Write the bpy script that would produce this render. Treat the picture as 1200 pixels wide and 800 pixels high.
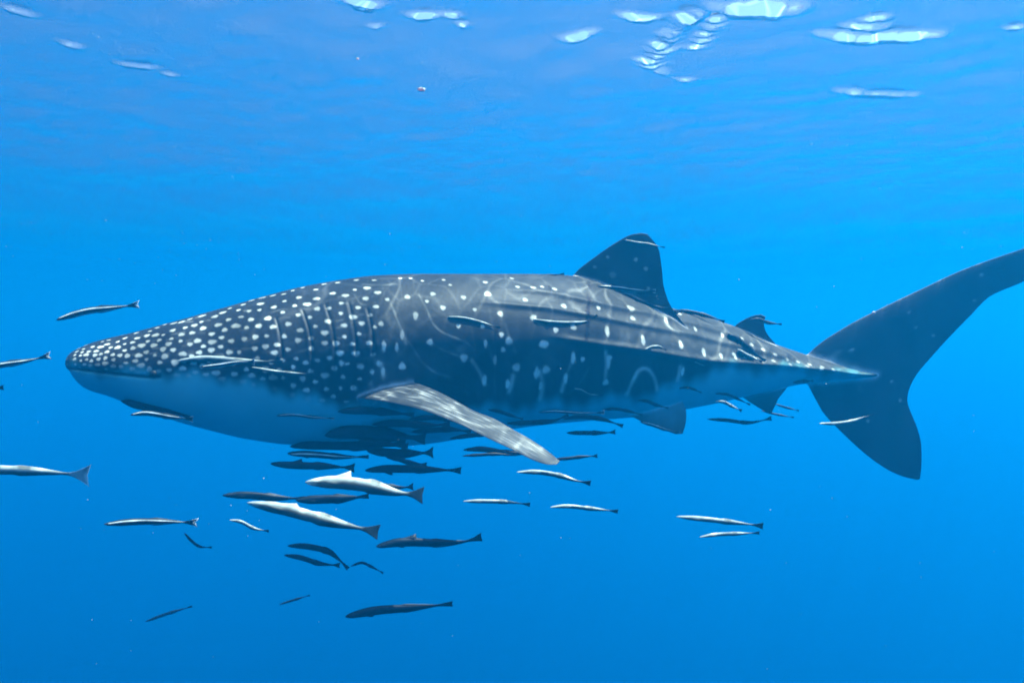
import bpy, bmesh, math, random
import numpy as np
from mathutils import Vector

for o in list(bpy.data.objects):
    bpy.data.objects.remove(o)
scene = bpy.context.scene
random.seed(7)
rng = np.random.default_rng(11)

# ------------------------------------------------------------------ camera, sky, sun, exposure
F = 1039.23            # focal length in photograph pixels (1200 wide, 60 degree view)
DEPTH = 2.0            # the camera hangs two metres under the sea surface (z = 0)
cam_d = bpy.data.cameras.new('camera')
cam_d.sensor_width = 36.0
cam_d.lens = 18.0 / math.tan(math.radians(30))
cam_d.clip_start = 0.02
cam_d.clip_end = 2000
cam = bpy.data.objects.new('camera', cam_d)
scene.collection.objects.link(cam)
cam.location = (0, 0, -DEPTH)
cam.rotation_euler = (math.radians(90), 0, 0)
scene.camera = cam

SUN_EL, SUN_AZ = 68.0, 70.0     # elevation; azimuth clockwise from +Y (view direction)
world = bpy.data.worlds.new('World')
scene.world = world
world.use_nodes = True
wn = world.node_tree
sky = wn.nodes.new('ShaderNodeTexSky')
sky.sky_type = 'NISHITA'
sky.sun_disc = False
sky.sun_elevation = math.radians(SUN_EL)
sky.sun_rotation = math.radians(SUN_AZ)
bg = wn.nodes['Background']
bg.inputs['Strength'].default_value = 0.15
wn.links.new(sky.outputs[0], bg.inputs['Color'])

sun_d = bpy.data.lights.new('sun', 'SUN')
sun_d.energy = 5.0
sun_d.angle = math.radians(0.5)
sun_d.color = (1.0, 0.96, 0.88)
sun = bpy.data.objects.new('sun', sun_d)
scene.collection.objects.link(sun)
e, a = math.radians(SUN_EL), math.radians(SUN_AZ)
to_sun = Vector((math.cos(e) * math.sin(a), math.cos(e) * math.cos(a), math.sin(e)))
sun.rotation_euler = to_sun.to_track_quat('Z', 'Y').to_euler()
sun.location = to_sun * 30

vs = scene.view_settings
vs.view_transform = 'Standard'
vs.look = 'None'
vs.exposure = 1.5
vs.gamma = 1.0
scene.cycles.use_denoising = True
scene.cycles.denoising_input_passes = 'RGB_ALBEDO'
scene.cycles.denoising_prefilter = 'ACCURATE'
scene.cycles.filter_width = 1.8
scene.cycles.max_bounces = 5
scene.cycles.diffuse_bounces = 2
scene.cycles.glossy_bounces = 2
scene.cycles.transmission_bounces = 2
scene.cycles.volume_bounces = 1
scene.cycles.transparent_max_bounces = 10
scene.cycles.caustics_reflective = False
scene.cycles.caustics_refractive = False
scene.cycles.sample_clamp_indirect = 4.0


# ------------------------------------------------------------------ helpers
def at(px, py, Y):
    """photograph pixel and distance -> point"""
    return np.array([(px - 600) / F * Y, Y, -DEPTH + (400 - py) / F * Y])


def pchip(xs, ys):
    xs = np.asarray(xs, float); ys = np.asarray(ys, float)
    h = np.diff(xs); d = np.diff(ys) / h
    m = np.zeros_like(ys)
    for i in range(1, len(xs) - 1):
        if d[i - 1] * d[i] > 0:
            w1 = 2 * h[i] + h[i - 1]; w2 = h[i] + 2 * h[i - 1]
            m[i] = (w1 + w2) / (w1 / d[i - 1] + w2 / d[i])
    m[0], m[-1] = d[0], d[-1]

    def f(x):
        x = np.clip(np.asarray(x, float), xs[0], xs[-1])
        i = np.clip(np.searchsorted(xs, x) - 1, 0, len(xs) - 2)
        t = (x - xs[i]) / h[i]
        return ((2 * t**3 - 3 * t**2 + 1) * ys[i] + (t**3 - 2 * t**2 + t) * h[i] * m[i]
                + (-2 * t**3 + 3 * t**2) * ys[i + 1] + (t**3 - t**2) * h[i] * m[i + 1])
    return f


def curve_pts(pts, n):
    """smooth curve (Catmull-Rom by chord length) through 2D/3D points, n samples"""
    p = np.asarray(pts, float)
    if len(p) == 2:
        t = np.linspace(0, 1, n)[:, None]
        return p[0] * (1 - t) + p[1] * t
    L = np.concatenate([[0], np.cumsum(np.linalg.norm(np.diff(p, axis=0), axis=1) + 1e-9)])
    L /= L[-1]
    m = np.zeros_like(p)
    m[1:-1] = (p[2:] - p[:-2]) / (L[2:] - L[:-2])[:, None]
    m[0] = (p[1] - p[0]) / (L[1] - L[0]); m[-1] = (p[-1] - p[-2]) / (L[-1] - L[-2])
    x = np.linspace(0, 1, n)
    i = np.clip(np.searchsorted(L, x) - 1, 0, len(L) - 2)
    h = (L[i + 1] - L[i])[:, None]
    t = ((x - L[i]) / (L[i + 1] - L[i]))[:, None]
    return ((2 * t**3 - 3 * t**2 + 1) * p[i] + (t**3 - 2 * t**2 + t) * h * m[i]
            + (-2 * t**3 + 3 * t**2) * p[i + 1] + (t**3 - t**2) * h * m[i + 1])


def sstep(a_, b_, x):
    t = np.clip((x - a_) / (b_ - a_), 0, 1)
    return t * t * (3 - 2 * t)


def tube_faces(nu, nv):
    """quads of a grid of nu rings of nv points, closed round the ring"""
    i = np.arange(nu - 1)[:, None]; j = np.arange(nv)[None, :]
    k = (j + 1) % nv
    return np.stack([i * nv + j, i * nv + k, (i + 1) * nv + k, (i + 1) * nv + j], -1).reshape(-1, 4)


def make_mesh(name, co, quads, tris=None, cols=None, smooth=True, src=None):
    me = bpy.data.meshes.new(name)
    tris = np.zeros((0, 3), int) if tris is None else np.asarray(tris, int)
    loops = np.concatenate([quads.ravel(), tris.ravel()]).astype(np.int32)
    starts = np.concatenate([np.arange(len(quads)) * 4, len(quads) * 4 + np.arange(len(tris)) * 3]).astype(np.int32)
    me.vertices.add(len(co)); me.vertices.foreach_set('co', np.asarray(co, np.float32).ravel())
    me.loops.add(len(loops)); me.loops.foreach_set('vertex_index', loops)
    me.polygons.add(len(starts)); me.polygons.foreach_set('loop_start', starts)
    if smooth:
        me.polygons.foreach_set('use_smooth', np.ones(len(starts), bool))
    me.update(calc_edges=True)
    me.validate()
    if cols is not None:
        at_ = me.attributes.new('pigment', 'FLOAT_COLOR', 'POINT')
        c = np.ones((len(co), 4), np.float32); c[:, :cols.shape[1]] = cols
        at_.data.foreach_set('color', c.ravel())
    if src is not None:
        me.attributes.new('src', 'FLOAT', 'POINT').data.foreach_set('value', np.full(len(co), src, np.float32))
    return me


def link(name, me, mat=None):
    o = bpy.data.objects.new(name, me)
    scene.collection.objects.link(o)
    if mat:
        me.materials.append(mat)
    return o


def tag(o, label=None, cat=None, group=None, kind=None):
    for k, v in (('label', label), ('category', cat), ('group', group), ('kind', kind)):
        if v:
            o[k] = v
    return o


def new_mat(name):
    m = bpy.data.materials.new(name); m.use_nodes = True
    nt = m.node_tree; nt.nodes.clear()
    out = nt.nodes.new('ShaderNodeOutputMaterial')
    return m, nt, out


# ------------------------------------------------------------------ materials
def skin_material(name, mottling, bump, rough):
    m, nt, out = new_mat(name)
    N = nt.nodes.new; L = nt.links.new
    b = N('ShaderNodeBsdfPrincipled')
    at_ = N('ShaderNodeAttribute'); at_.attribute_name = 'pigment'
    tc = N('ShaderNodeTexCoord')
    n1 = N('ShaderNodeTexNoise'); n1.inputs['Scale'].default_value = mottling; n1.inputs['Detail'].default_value = 6
    L(tc.outputs['Object'], n1.inputs['Vector'])
    mr = N('ShaderNodeMapRange'); mr.inputs['From Min'].default_value = 0.3; mr.inputs['From Max'].default_value = 0.7
    mr.inputs['To Min'].default_value = 0.50; mr.inputs['To Max'].default_value = 1.55
    L(n1.outputs['Fac'], mr.inputs['Value'])
    am = N('ShaderNodeMix'); am.data_type = 'FLOAT'; am.inputs[2].default_value = 1.0
    L(at_.outputs['Alpha'], am.inputs[0]); L(mr.outputs[0], am.inputs[3])
    mx = N('ShaderNodeVectorMath'); mx.operation = 'SCALE'
    L(at_.outputs['Color'], mx.inputs[0]); L(am.outputs[0], mx.inputs['Scale'])
    L(mx.outputs[0], b.inputs['Base Color'])
    n2 = N('ShaderNodeTexNoise'); n2.inputs['Scale'].default_value = mottling * 9; n2.inputs['Detail'].default_value = 4
    L(tc.outputs['Object'], n2.inputs['Vector'])
    bp = N('ShaderNodeBump'); bp.inputs['Strength'].default_value = bump; bp.inputs['Distance'].default_value = 0.004
    L(n2.outputs['Fac'], bp.inputs['Height']); L(bp.outputs[0], b.inputs['Normal'])
    b.inputs['Roughness'].default_value = rough
    b.inputs['Specular IOR Level'].default_value = 0.18
    L(b.outputs[0], out.inputs['Surface'])
    return m


SHARK = skin_material('shark_skin', 5.0, 0.35, 0.55)
REMORA = skin_material('remora_skin', 14.0, 0.15, 0.45)


def eye_material():
    m, nt, out = new_mat('eye_black')
    b = nt.nodes.new('ShaderNodeBsdfPrincipled')
    b.inputs['Base Color'].default_value = (0.006, 0.007, 0.008, 1); b.inputs['Roughness'].default_value = 0.6
    nt.links.new(b.outputs[0], out.inputs['Surface'])
    return m


def speck_material():
    m, nt, out = new_mat('plankton_flesh')
    b = nt.nodes.new('ShaderNodeBsdfPrincipled')
    n = nt.nodes.new('ShaderNodeTexNoise'); n.inputs['Scale'].default_value = 3.0
    r = nt.nodes.new('ShaderNodeValToRGB')
    r.color_ramp.elements[0].color = (0.72, 0.68, 0.58, 1); r.color_ramp.elements[1].color = (0.85, 0.83, 0.76, 1)
    nt.links.new(n.outputs['Fac'], r.inputs[0]); nt.links.new(r.outputs[0], b.inputs['Base Color'])
    b.inputs['Subsurface Weight'].default_value = 0.3
    nt.links.new(b.outputs[0], out.inputs['Surface'])
    return m


def water_surface_material():
    """sea surface seen from below: mirror beyond the critical angle, clear within it;
    a Voronoi net in the transparent colour stands in for light focused by waves"""
    m, nt, out = new_mat('sea_surface')
    N = nt.nodes.new; L = nt.links.new
    fr = N('ShaderNodeFresnel'); fr.inputs['IOR'].default_value = 1.33
    gl = N('ShaderNodeBsdfGlossy'); gl.inputs['Roughness'].default_value = 0.06
    gl.inputs['Color'].default_value = (1, 1, 1, 1)
    tr = N('ShaderNodeBsdfTransparent')
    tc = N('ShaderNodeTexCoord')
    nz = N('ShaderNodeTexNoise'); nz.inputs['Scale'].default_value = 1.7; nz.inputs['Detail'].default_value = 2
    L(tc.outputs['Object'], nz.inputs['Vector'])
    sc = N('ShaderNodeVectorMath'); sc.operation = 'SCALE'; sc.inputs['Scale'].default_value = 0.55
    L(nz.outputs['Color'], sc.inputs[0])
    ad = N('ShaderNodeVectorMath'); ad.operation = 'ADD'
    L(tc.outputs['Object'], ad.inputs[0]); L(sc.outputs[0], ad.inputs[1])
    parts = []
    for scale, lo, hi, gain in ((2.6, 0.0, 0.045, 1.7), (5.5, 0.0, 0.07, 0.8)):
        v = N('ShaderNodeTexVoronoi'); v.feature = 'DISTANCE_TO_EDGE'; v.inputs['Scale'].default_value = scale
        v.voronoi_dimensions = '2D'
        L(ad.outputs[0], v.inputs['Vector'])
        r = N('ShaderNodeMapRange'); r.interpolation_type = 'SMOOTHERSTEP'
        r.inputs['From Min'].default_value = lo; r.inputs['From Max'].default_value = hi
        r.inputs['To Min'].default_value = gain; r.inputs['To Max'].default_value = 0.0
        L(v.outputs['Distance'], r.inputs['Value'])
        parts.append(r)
    # the painted net of light breaks up: strong in some places, absent in others
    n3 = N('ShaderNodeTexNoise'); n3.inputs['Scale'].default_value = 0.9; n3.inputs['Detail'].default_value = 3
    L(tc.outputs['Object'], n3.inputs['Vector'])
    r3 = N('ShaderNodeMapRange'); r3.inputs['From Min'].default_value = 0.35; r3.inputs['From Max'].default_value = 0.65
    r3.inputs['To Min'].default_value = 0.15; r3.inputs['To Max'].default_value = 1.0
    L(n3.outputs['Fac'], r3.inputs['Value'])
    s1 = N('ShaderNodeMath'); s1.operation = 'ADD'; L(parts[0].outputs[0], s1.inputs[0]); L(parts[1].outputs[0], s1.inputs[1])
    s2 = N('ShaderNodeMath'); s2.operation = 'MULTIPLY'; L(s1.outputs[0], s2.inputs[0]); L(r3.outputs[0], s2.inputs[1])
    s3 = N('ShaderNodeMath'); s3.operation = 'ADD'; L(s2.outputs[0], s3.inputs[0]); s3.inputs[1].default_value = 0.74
    # red lost in two metres of water, put into the surface tint
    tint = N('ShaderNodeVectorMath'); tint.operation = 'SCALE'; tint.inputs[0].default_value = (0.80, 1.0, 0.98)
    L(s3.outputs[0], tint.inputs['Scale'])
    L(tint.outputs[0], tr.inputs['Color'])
    # cat's-paw ripples too small for the mesh
    rp = N('ShaderNodeTexNoise'); rp.inputs['Scale'].default_value = 170.0; rp.inputs['Detail'].default_value = 3
    L(tc.outputs['Object'], rp.inputs['Vector'])
    bp = N('ShaderNodeBump'); bp.inputs['Strength'].default_value = 1.0; bp.inputs['Distance'].default_value = 0.0061
    L(rp.outputs['Fac'], bp.inputs['Height']); L(bp.outputs[0], fr.inputs['Normal'])
    clear = N('ShaderNodeBsdfTransparent')
    rough = N('ShaderNodeMixShader')
    L(fr.outputs[0], rough.inputs[0]); L(clear.outputs[0], rough.inputs[1]); L(gl.outputs[0], rough.inputs[2])
    fr2 = N('ShaderNodeFresnel'); fr2.inputs['IOR'].default_value = 1.33
    mix = N('ShaderNodeMixShader')
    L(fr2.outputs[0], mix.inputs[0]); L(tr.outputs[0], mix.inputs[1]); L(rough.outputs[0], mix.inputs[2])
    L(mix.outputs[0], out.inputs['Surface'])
    return m


# ------------------------------------------------------------------ sea surface
def stretched(lo, hi, step, far, grow=1.09):
    mid = list(np.arange(lo, hi + 1e-6, step))
    def run(sgn, x, lim):
        d = step; r = []
        while abs(x) < lim:
            d *= grow; x += sgn * d; r.append(x)
        return r
    return np.array(run(-1, lo, far)[::-1] + mid + run(1, hi, far))


gx = stretched(-4.2, 4.6, 0.022, 230)
gy = stretched(4.7, 9.6, 0.022, 230)
X, Yg = np.meshgrid(gx, gy, indexing='ij')
Zs = np.zeros_like(X)
near = np.exp(-np.maximum(np.hypot(X, Yg) - 25, 0) / 12)
for k in range(46):
    lam = 10 ** rng.uniform(-0.45, 0.75)
    th = rng.normal(0.5, 0.75)
    amp = 0.0020 * lam ** 0.8
    Zs += amp * near * np.sin(2 * math.pi / lam * (X * math.cos(th) + Yg * math.sin(th)) + rng.uniform(0, 6.28))
# steep little wave faces through which the bright sky is seen (pixel path, depth of the dip, width)
glints = [([(838, 6), (885, 9), (932, 9)], .085, .085), ([(812, 14), (790, 34), (766, 60), (762, 72)], .075, .06),
          ([(764, 74), (784, 82)], .04, .035), ([(962, 38), (1000, 43), (1050, 43), (1102, 40)], .06, .05),
          ([(990, 29), (1036, 33)], .045, .04), ([(984, 105), (1020, 110), (1070, 113)], .055, .055),
          ([(662, 47), (694, 40)], .05, .045), ([(728, 20), (770, 22)], .045, .04), ([(408, 3), (442, 6)], .06, .05),
          ([(481, 21), (510, 22)], .045, .04), ([(523, 22), (537, 23)], .035, .035), ([(538, 32), (546, 35)], .035, .03),
          ([(138, 75), (182, 85)], .04, .045), ([(192, 91), (206, 93)], .03, .04), ([(74, 46), (97, 54)], .035, .035),
          ([(2, 4), (40, 16)], .035, .035), ([(1180, 34), (1199, 33)], .035, .03), ([(795, 88), (812, 88)], .03, .035),
          ([(434, 33), (446, 33)], .03, .03), ([(1010, 24), (1040, 24)], .035, .03), ([(832, 33), (818, 50)], .045, .04)]
shards = []
for path, dep, wid, cnt in (([(818, 12), (795, 30), (776, 52), (762, 70)], .05, .036, 13), ([(842, 22), (826, 40), (820, 52)], .035, .03, 6)):
    for bx0, by0 in curve_pts(path, cnt):
        bx0 += rng.uniform(-5, 5); l0 = rng.uniform(6, 15)
        shards.append(([(bx0 - l0, by0 + rng.uniform(-1, 3)), (bx0 + l0, by0)], dep * rng.uniform(.8, 1.2), wid))
glints = [g_ for k_, g_ in enumerate(glints) if k_ not in (1, 20)] + shards
for path, dep, wid in glints:
    w3 = [at(px, py, DEPTH * F / (400 - py)) for px, py in path]
    P = np.array([p[:2] for p in w3])
    C = curve_pts(P, 40)
    lo, hi = C.min(0) - 0.5, C.max(0) + 0.5
    ix = np.where((gx > lo[0]) & (gx < hi[0]))[0]; iy = np.where((gy > lo[1]) & (gy < hi[1]))[0]
    sx, sy = X[np.ix_(ix, iy)], Yg[np.ix_(ix, iy)]
    wob = 0.010 * np.sin(sx * 23 + 2 * np.sin(sy * 9)) + 0.004 * np.sin(sx * 71 + sy * 23)
    d2 = (sx[..., None] - C[:, 0])**2 + (sy[..., None] + wob[..., None] - C[:, 1])**2
    k = d2.argmin(-1)
    tt = k / 39.0
    taper = np.clip(np.minimum(tt, 1 - tt) * 5, 0.55, 1)
    Zs[np.ix_(ix, iy)] -= dep * taper * np.exp(-d2.min(-1) / (wid * wid))
nx, ny = len(gx), len(gy)
co = np.stack([X, Yg, Zs], -1).reshape(-1, 3)
i = np.arange(nx - 1)[:, None]; j = np.arange(ny - 1)[None, :]
q = np.stack([i * ny + j, (i + 1) * ny + j, (i + 1) * ny + j + 1, i * ny + j + 1], -1).reshape(-1, 4)
surf = link('water_surface', make_mesh('water_surface', co, q), water_surface_material())
tag(surf, 'rippled underside of the sea surface with small bright glints', 'water', kind='structure')

# ------------------------------------------------------------------ whale shark
# stations measured along the animal: pixel x -> back line, belly line, widest line (pixel y), distance, half width
TOP = pchip([76, 79, 84, 92, 110, 150, 200, 250, 300, 350, 400, 440, 500, 560, 620, 670, 720, 780, 820, 860, 900, 940, 975, 1000, 1030],
            [424, 416, 411, 407, 400, 390.5, 377.5, 364, 350, 337, 328, 323, 321, 321, 321, 323, 335, 359, 369, 382, 400, 414, 425, 433, 438])
BOT = pchip([76, 79, 84, 89.5, 92, 103, 128, 160, 200, 250, 300, 340, 400, 450, 500, 550, 600, 650, 700, 760, 800, 850, 900, 940, 975, 1000, 1030],
            [425, 431, 436, 440, 447, 456, 464, 476, 490, 504, 515, 520, 523, 523, 519, 511, 502, 496, 492, 487, 480, 470, 458, 450, 446, 444, 441])
MID = pchip([76, 100, 150, 250, 350, 450, 550, 640, 720, 760, 800, 840, 900, 950, 1003, 1030],
            [424.5, 427, 432, 438, 428, 408, 400, 398, 405, 411, 418, 423.5, 427, 432, 438, 439.5])
YC = pchip([0, 78, 300, 500, 700, 900, 1000, 1100, 1280], [4.86, 4.95, 5.12, 5.35, 5.66, 6.06, 6.28, 6.48, 6.75])
HW = pchip([76, 79, 84, 92, 110, 160, 250, 350, 450, 550, 650, 750, 850, 920, 960, 1003, 1030],
           [0.01, 0.13, 0.20, 0.255, 0.30, 0.36, 0.43, 0.475, 0.50, 0.485, 0.43, 0.35, 0.25, 0.18, 0.145, 0.075, 0.012])
EXU = pchip([76, 300, 450, 600, 700, 1030], [2.1, 2.0, 1.95, 1.75, 1.5, 1.3])     # section shape above the widest line
EXL = pchip([76, 300, 450, 600, 700, 1030], [2.1, 2.2, 2.2, 2.0, 1.8, 1.5])      # and below it
NU, NV = 1150, 400
t = np.linspace(0, 1, NU)
PX = 76 + (1030 - 76) * (0.35 * t + 0.65 * t**1.25)
PX = np.sort(np.concatenate([PX[:-40:1], np.linspace(PX[-40], 1030, 40)]))
PX[:24] = 76 + (PX[24] - 76) * (np.arange(24) / 24.0)**2
half = NV // 2
phi = np.linspace(0, math.pi, half + 1)                 # from the back line (0) down the near side to the belly line (pi)
yc = YC(PX)
PXS = PX + 5.0 * np.clip((300 - PX) / 224, 0, 1)
kx = yc / F
xw = (PXS - 600) * kx
zt = -DEPTH + (400 - TOP(PX)) * kx; zb = -DEPTH + (400 - BOT(PX)) * kx; zm = -DEPTH + (400 - MID(PX)) * kx
hw = HW(PX)
c, s = np.cos(phi), np.sin(phi)
eu, el = EXU(PX)[:, None], EXL(PX)[:, None]
ex = np.where(phi[None, :] <= math.pi / 2, eu, el)
sy_ = np.abs(s)[None, :] ** (2 / ex); cz = np.abs(c)[None, :] ** (2 / ex) * np.sign(c)[None, :]
hz = np.where(phi[None, :] <= math.pi / 2, (zt - zm)[:, None], (zm - zb)[:, None])
side = hw[:, None] * sy_                                  # distance from the mid plane
zz = zm[:, None] + hz * cz
# body axis normal (the animal turns away from the camera towards its tail)
tx = np.gradient(xw); ty = np.gradient(yc); tl = np.hypot(tx, ty)
nxx, nyy = ty / tl, -tx / tl                               # points to the camera's side
bx = xw[:, None] + nxx[:, None] * side
by = yc[:, None] + nyy[:, None] * side
ppx = 600 + bx / by * F; ppy = 400 - (zz + DEPTH) / by * F    # where each near-side point shows


def near_poly(pts):
    """smallest pixel distance to a polyline"""
    Cc = curve_pts(pts, max(12, 3 * len(pts)))
    lo, hi = Cc.min(0) - 14, Cc.max(0) + 14
    m = (ppx > lo[0]) & (ppx < hi[0]) & (ppy > lo[1]) & (ppy < hi[1])
    d = np.full(ppx.shape, 99.0)
    if m.any():
        qx, qy = ppx[m], ppy[m]
        best = np.full(qx.shape, 1e9)
        for a_, b_ in zip(Cc[:-1], Cc[1:]):
            v = b_ - a_; L2 = (v**2).sum() + 1e-9
            tt_ = np.clip(((qx - a_[0]) * v[0] + (qy - a_[1]) * v[1]) / L2, 0, 1)
            best = np.minimum(best, (qx - a_[0] - tt_ * v[0])**2 + (qy - a_[1] - tt_ * v[1])**2)
        d[m] = np.sqrt(best)
    return d


disp = np.zeros_like(bx)
# long ridges along the flank
for pts, amp, sg in (([(560, 338), (640, 342), (700, 355), (750, 365), (800, 376), (850, 390), (900, 409)], 0.012, 3.5),
                     ([(540, 352), (640, 361), (700, 371), (750, 381), (805, 391), (850, 402), (920, 418)], 0.013, 3.5),
                     ([(630, 391), (680, 400), (720, 405.5), (760, 411), (800, 418), (840, 423.5), (900, 427), (950, 432), (1003, 438)], 0.020, 4.0)):
    d = near_poly(pts)
    fade = sstep(pts[0][0], pts[0][0] + 70, ppx)
    disp += amp * fade * np.exp(-(d / sg)**2)
# gill slits
gill_lines = [[(324, 374), (328, 390), (330, 405), (331, 418)], [(355, 364), (362, 385), (366, 415), (364, 446)],
              [(382, 358), (389, 382), (393, 415), (390, 450)], [(409, 355), (415, 383), (418, 417), (414, 454)],
              [(431, 363), (436, 388), (437, 415), (431, 443)]]
gill = np.zeros_like(bx)
for g in gill_lines:
    d = near_poly(g)
    gill = np.maximum(gill, 0.7 * np.exp(-(d / 1.3)**2))
    disp -= 0.005 * np.exp(-(d / 1.7)**2)
    disp += 0.002 * np.exp(-((near_poly([(p[0] - 4, p[1]) for p in g])) / 2.6)**2)
# mouth line
mouth_d = near_poly([(70, 430), (95, 433), (130, 437), (165, 441), (187, 441)])
disp -= 0.020 * np.exp(-(mouth_d / 2.2)**2) * sstep(80, 90, ppx)
# gentle unevenness
disp += 0.004 * np.sin(PX[:, None] * 0.11 + 3 * phi[None, :]) * np.sin(phi[None, :])
nrm_s = np.sqrt(s)[None, :] * np.ones_like(bx)
side2 = side + disp * np.clip(nrm_s * 1.6, 0, 1) * sstep(77, 86, PX)[:, None]
zz2 = zz + disp * 0.5 * c[None, :]
bx2 = xw[:, None] + nxx[:, None] * side2
by2 = yc[:, None] + nyy[:, None] * side2

# ---- pigment on the near side, mirrored to the far side
dark = np.array([0.014, 0.016, 0.021]); mid_c = np.array([0.032, 0.033, 0.035])
pale = np.array([0.68, 0.68, 0.58]); belly = np.array([0.12, 0.50, 0.54]); line_c = np.array([0.34, 0.34, 0.30])  # belly: white skin turned blue in the colour for the water light
BORDER = pchip([60, 100, 150, 200, 250, 300, 350, 400, 450, 500, 560, 620, 700, 760, 800, 840, 900, 1040],
               [430, 432, 434, 437, 441, 449, 461, 472, 474, 476, 478, 474, 468, 460, 448, 433, 431, 444])
bpx = BORDER(ppx)
back = 1 - sstep(-9, 12, ppy - bpx + 4 * np.sin(ppx * 0.09) + 2 * np.sin(ppx * 0.31))
spot = np.zeros_like(bx); lines = np.zeros_like(bx)
P3 = np.stack([bx2, by2, zz2], -1)


def add_spot(x, y, r, sx=1.0, sz=1.0, v=1.0):
    """a spot of radius r pixels, laid on the skin"""
    w = 26 + r * 3
    i0, i1 = np.searchsorted(PX, [x - 60, x + 60])
    sub = (ppx[i0:i1] - x)**2 + (ppy[i0:i1] - y)**2
    if sub.size == 0:
        return
    k_ = np.unravel_index(sub.argmin(), sub.shape)
    if sub[k_] > 60:
        return
    p = P3[i0:i1][k_]
    R = r * p[1] / F
    dd = P3[i0:i1] - p
    d = np.sqrt((dd[..., 0] / sx)**2 + (dd[..., 1])**2 * 0.8 + (dd[..., 2] / sz)**2) / R
    d = d * (1 + 0.10 * np.sin(3 * np.arctan2(dd[..., 2], dd[..., 0]) + x))
    spot[i0:i1] = np.maximum(spot[i0:i1], v * (1 - sstep(0.62, 1.25, d)))


# dense freckles on the head: jittered, finer towards the snout
pts = np.zeros((0, 2))
for _ in range(26000):
    x = 78 + 367 * rng.uniform() ** 1.35; y = TOP(x) + rng.uniform(0.0, 1.0) * (BORDER(x) + 4 - TOP(x))
    u = (x - 78) / 367
    gap = 5.0 + 9.6 * u**0.72
    k_ = 1.0 + 0.5 * (1 - min(1, (y - TOP(x)) / 30))
    if len(pts) == 0 or ((x - pts[:, 0])**2 + ((y - pts[:, 1]) * 1.2 * k_)**2).min() > gap**2:
        pts = np.vstack([pts, (x, y)])
for x, y in pts:
    u = (x - 78) / 367
    low = sstep(-12, 5, y - BORDER(x))
    add_spot(x, y, (1.9 + 1.35 * min(u * 2.4, 1)) * rng.uniform(0.75, 1.3) * (1 - 0.22 * u), rng.uniform(1.0, 1.6), rng.uniform(0.75, 1.05), rng.uniform(0.65, 1.0) * (1 - 0.5 * low))
# the spots of trunk and tail as seen
z2 = [(515, 103, 2.2), (565, 103, 2.2), (455, 203, 2.6), (550, 190, 3.4), (670, 178, 3.2), (720, 113, 2.2), (750, 135, 2.2), (715, 245, 3.2),
      (813, 193, 3.2), (925, 178, 4.0), (915, 123, 3.0), (1040, 103, 2.6), (1065, 145, 2.6), (1140, 148, 3.4), (1100, 205, 3.0), (985, 270, 3.6),
      (1137, 290, 3.6), (990, 370, 3.0), (1025, 400, 4.4), (1060, 517, 4.8), (1160, 550, 4.6), (815, 475, 4.6), (655, 402, 3.6), (427, 320, 3.0),
      (525, 520, 4.2), (240, 505, 3.0), (618, 115, 2.0), (640, 210, 2.2), (865, 250, 2.4), (790, 325, 2.6), (1180, 410, 4.2), (900, 330, 2.6), (1000, 440, 3.0)]
for x, y, r in z2:
    add_spot(340 + x / 4, 300 + y / 4, r, 1.0, 1.0, rng.uniform(0.75, 1.0))
z2v = [(590, 278, 3.6, 1.7), (525, 370, 3.0, 2.2), (440, 420, 3.2, 2.0), (435, 540, 3.0, 2.2), (500, 430, 2.6, 2.0), (910, 580, 3.8, 2.0), (1020, 600, 3.6, 1.8),
       (915, 410, 2.6, 2.0), (960, 490, 2.8, 2.2)]
for x, y, r, k in z2v:
    add_spot(340 + x / 4, 300 + y / 4, r, 0.8, k, 0.85)
z3 = [(100, 310, 3.2), (200, 315, 3.2), (245, 392, 3.6), (100, 445, 3.2), (65, 365, 2.6), (290, 490, 3.8), (565, 450, 3.4), (205, 505, 3.4), (20, 680, 4.8),
      (155, 575, 4.4), (455, 640, 4.0), (440, 750, 4.0), (785, 430, 3.0), (555, 405, 5.0), (405, 405, 2.6), (140, 305, 2.4), (25, 305, 2.4), (330, 640, 3.0), (160, 690, 5.0)]
for x, y, r in z3:
    add_spot(600 + x / 4, 260 + y / 4, r, 1.0, 1.0, rng.uniform(0.75, 1.0))
z3v = [(445, 510, 4.0, 2.0), (615, 555, 3.6, 2.0), (790, 575, 3.6, 1.9), (900, 610, 3.4, 2.0), (980, 628, 2.8, 1.6), (1045, 635, 2.6, 1.6), (720, 460, 3.0, 2.4),
       (860, 505, 2.8, 1.8), (985, 530, 2.6, 1.5), (285, 635, 3.8, 2.0), (115, 710, 3.8, 2.4), (250, 730, 3.6, 2.6), (455, 660, 3.4, 2.6), (800, 700, 3.2, 2.0), (135, 770, 3.6, 2.0)]
for x, y, r, k in z3v:
    add_spot(600 + x / 4, 260 + y / 4, r, 0.75, k, 0.85)
for x, y in ((868, 398), (880, 404), (893, 410), (907, 416), (922, 421), (935, 424), (948, 427), (962, 430), (860, 415), (873, 418), (888, 420), (905, 423), (925, 427), (945, 429), (960, 432), (975, 433)):
    add_spot(x, y, 2.3, 1.3, 1.0, rng.uniform(0.5, 0.95))
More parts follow.
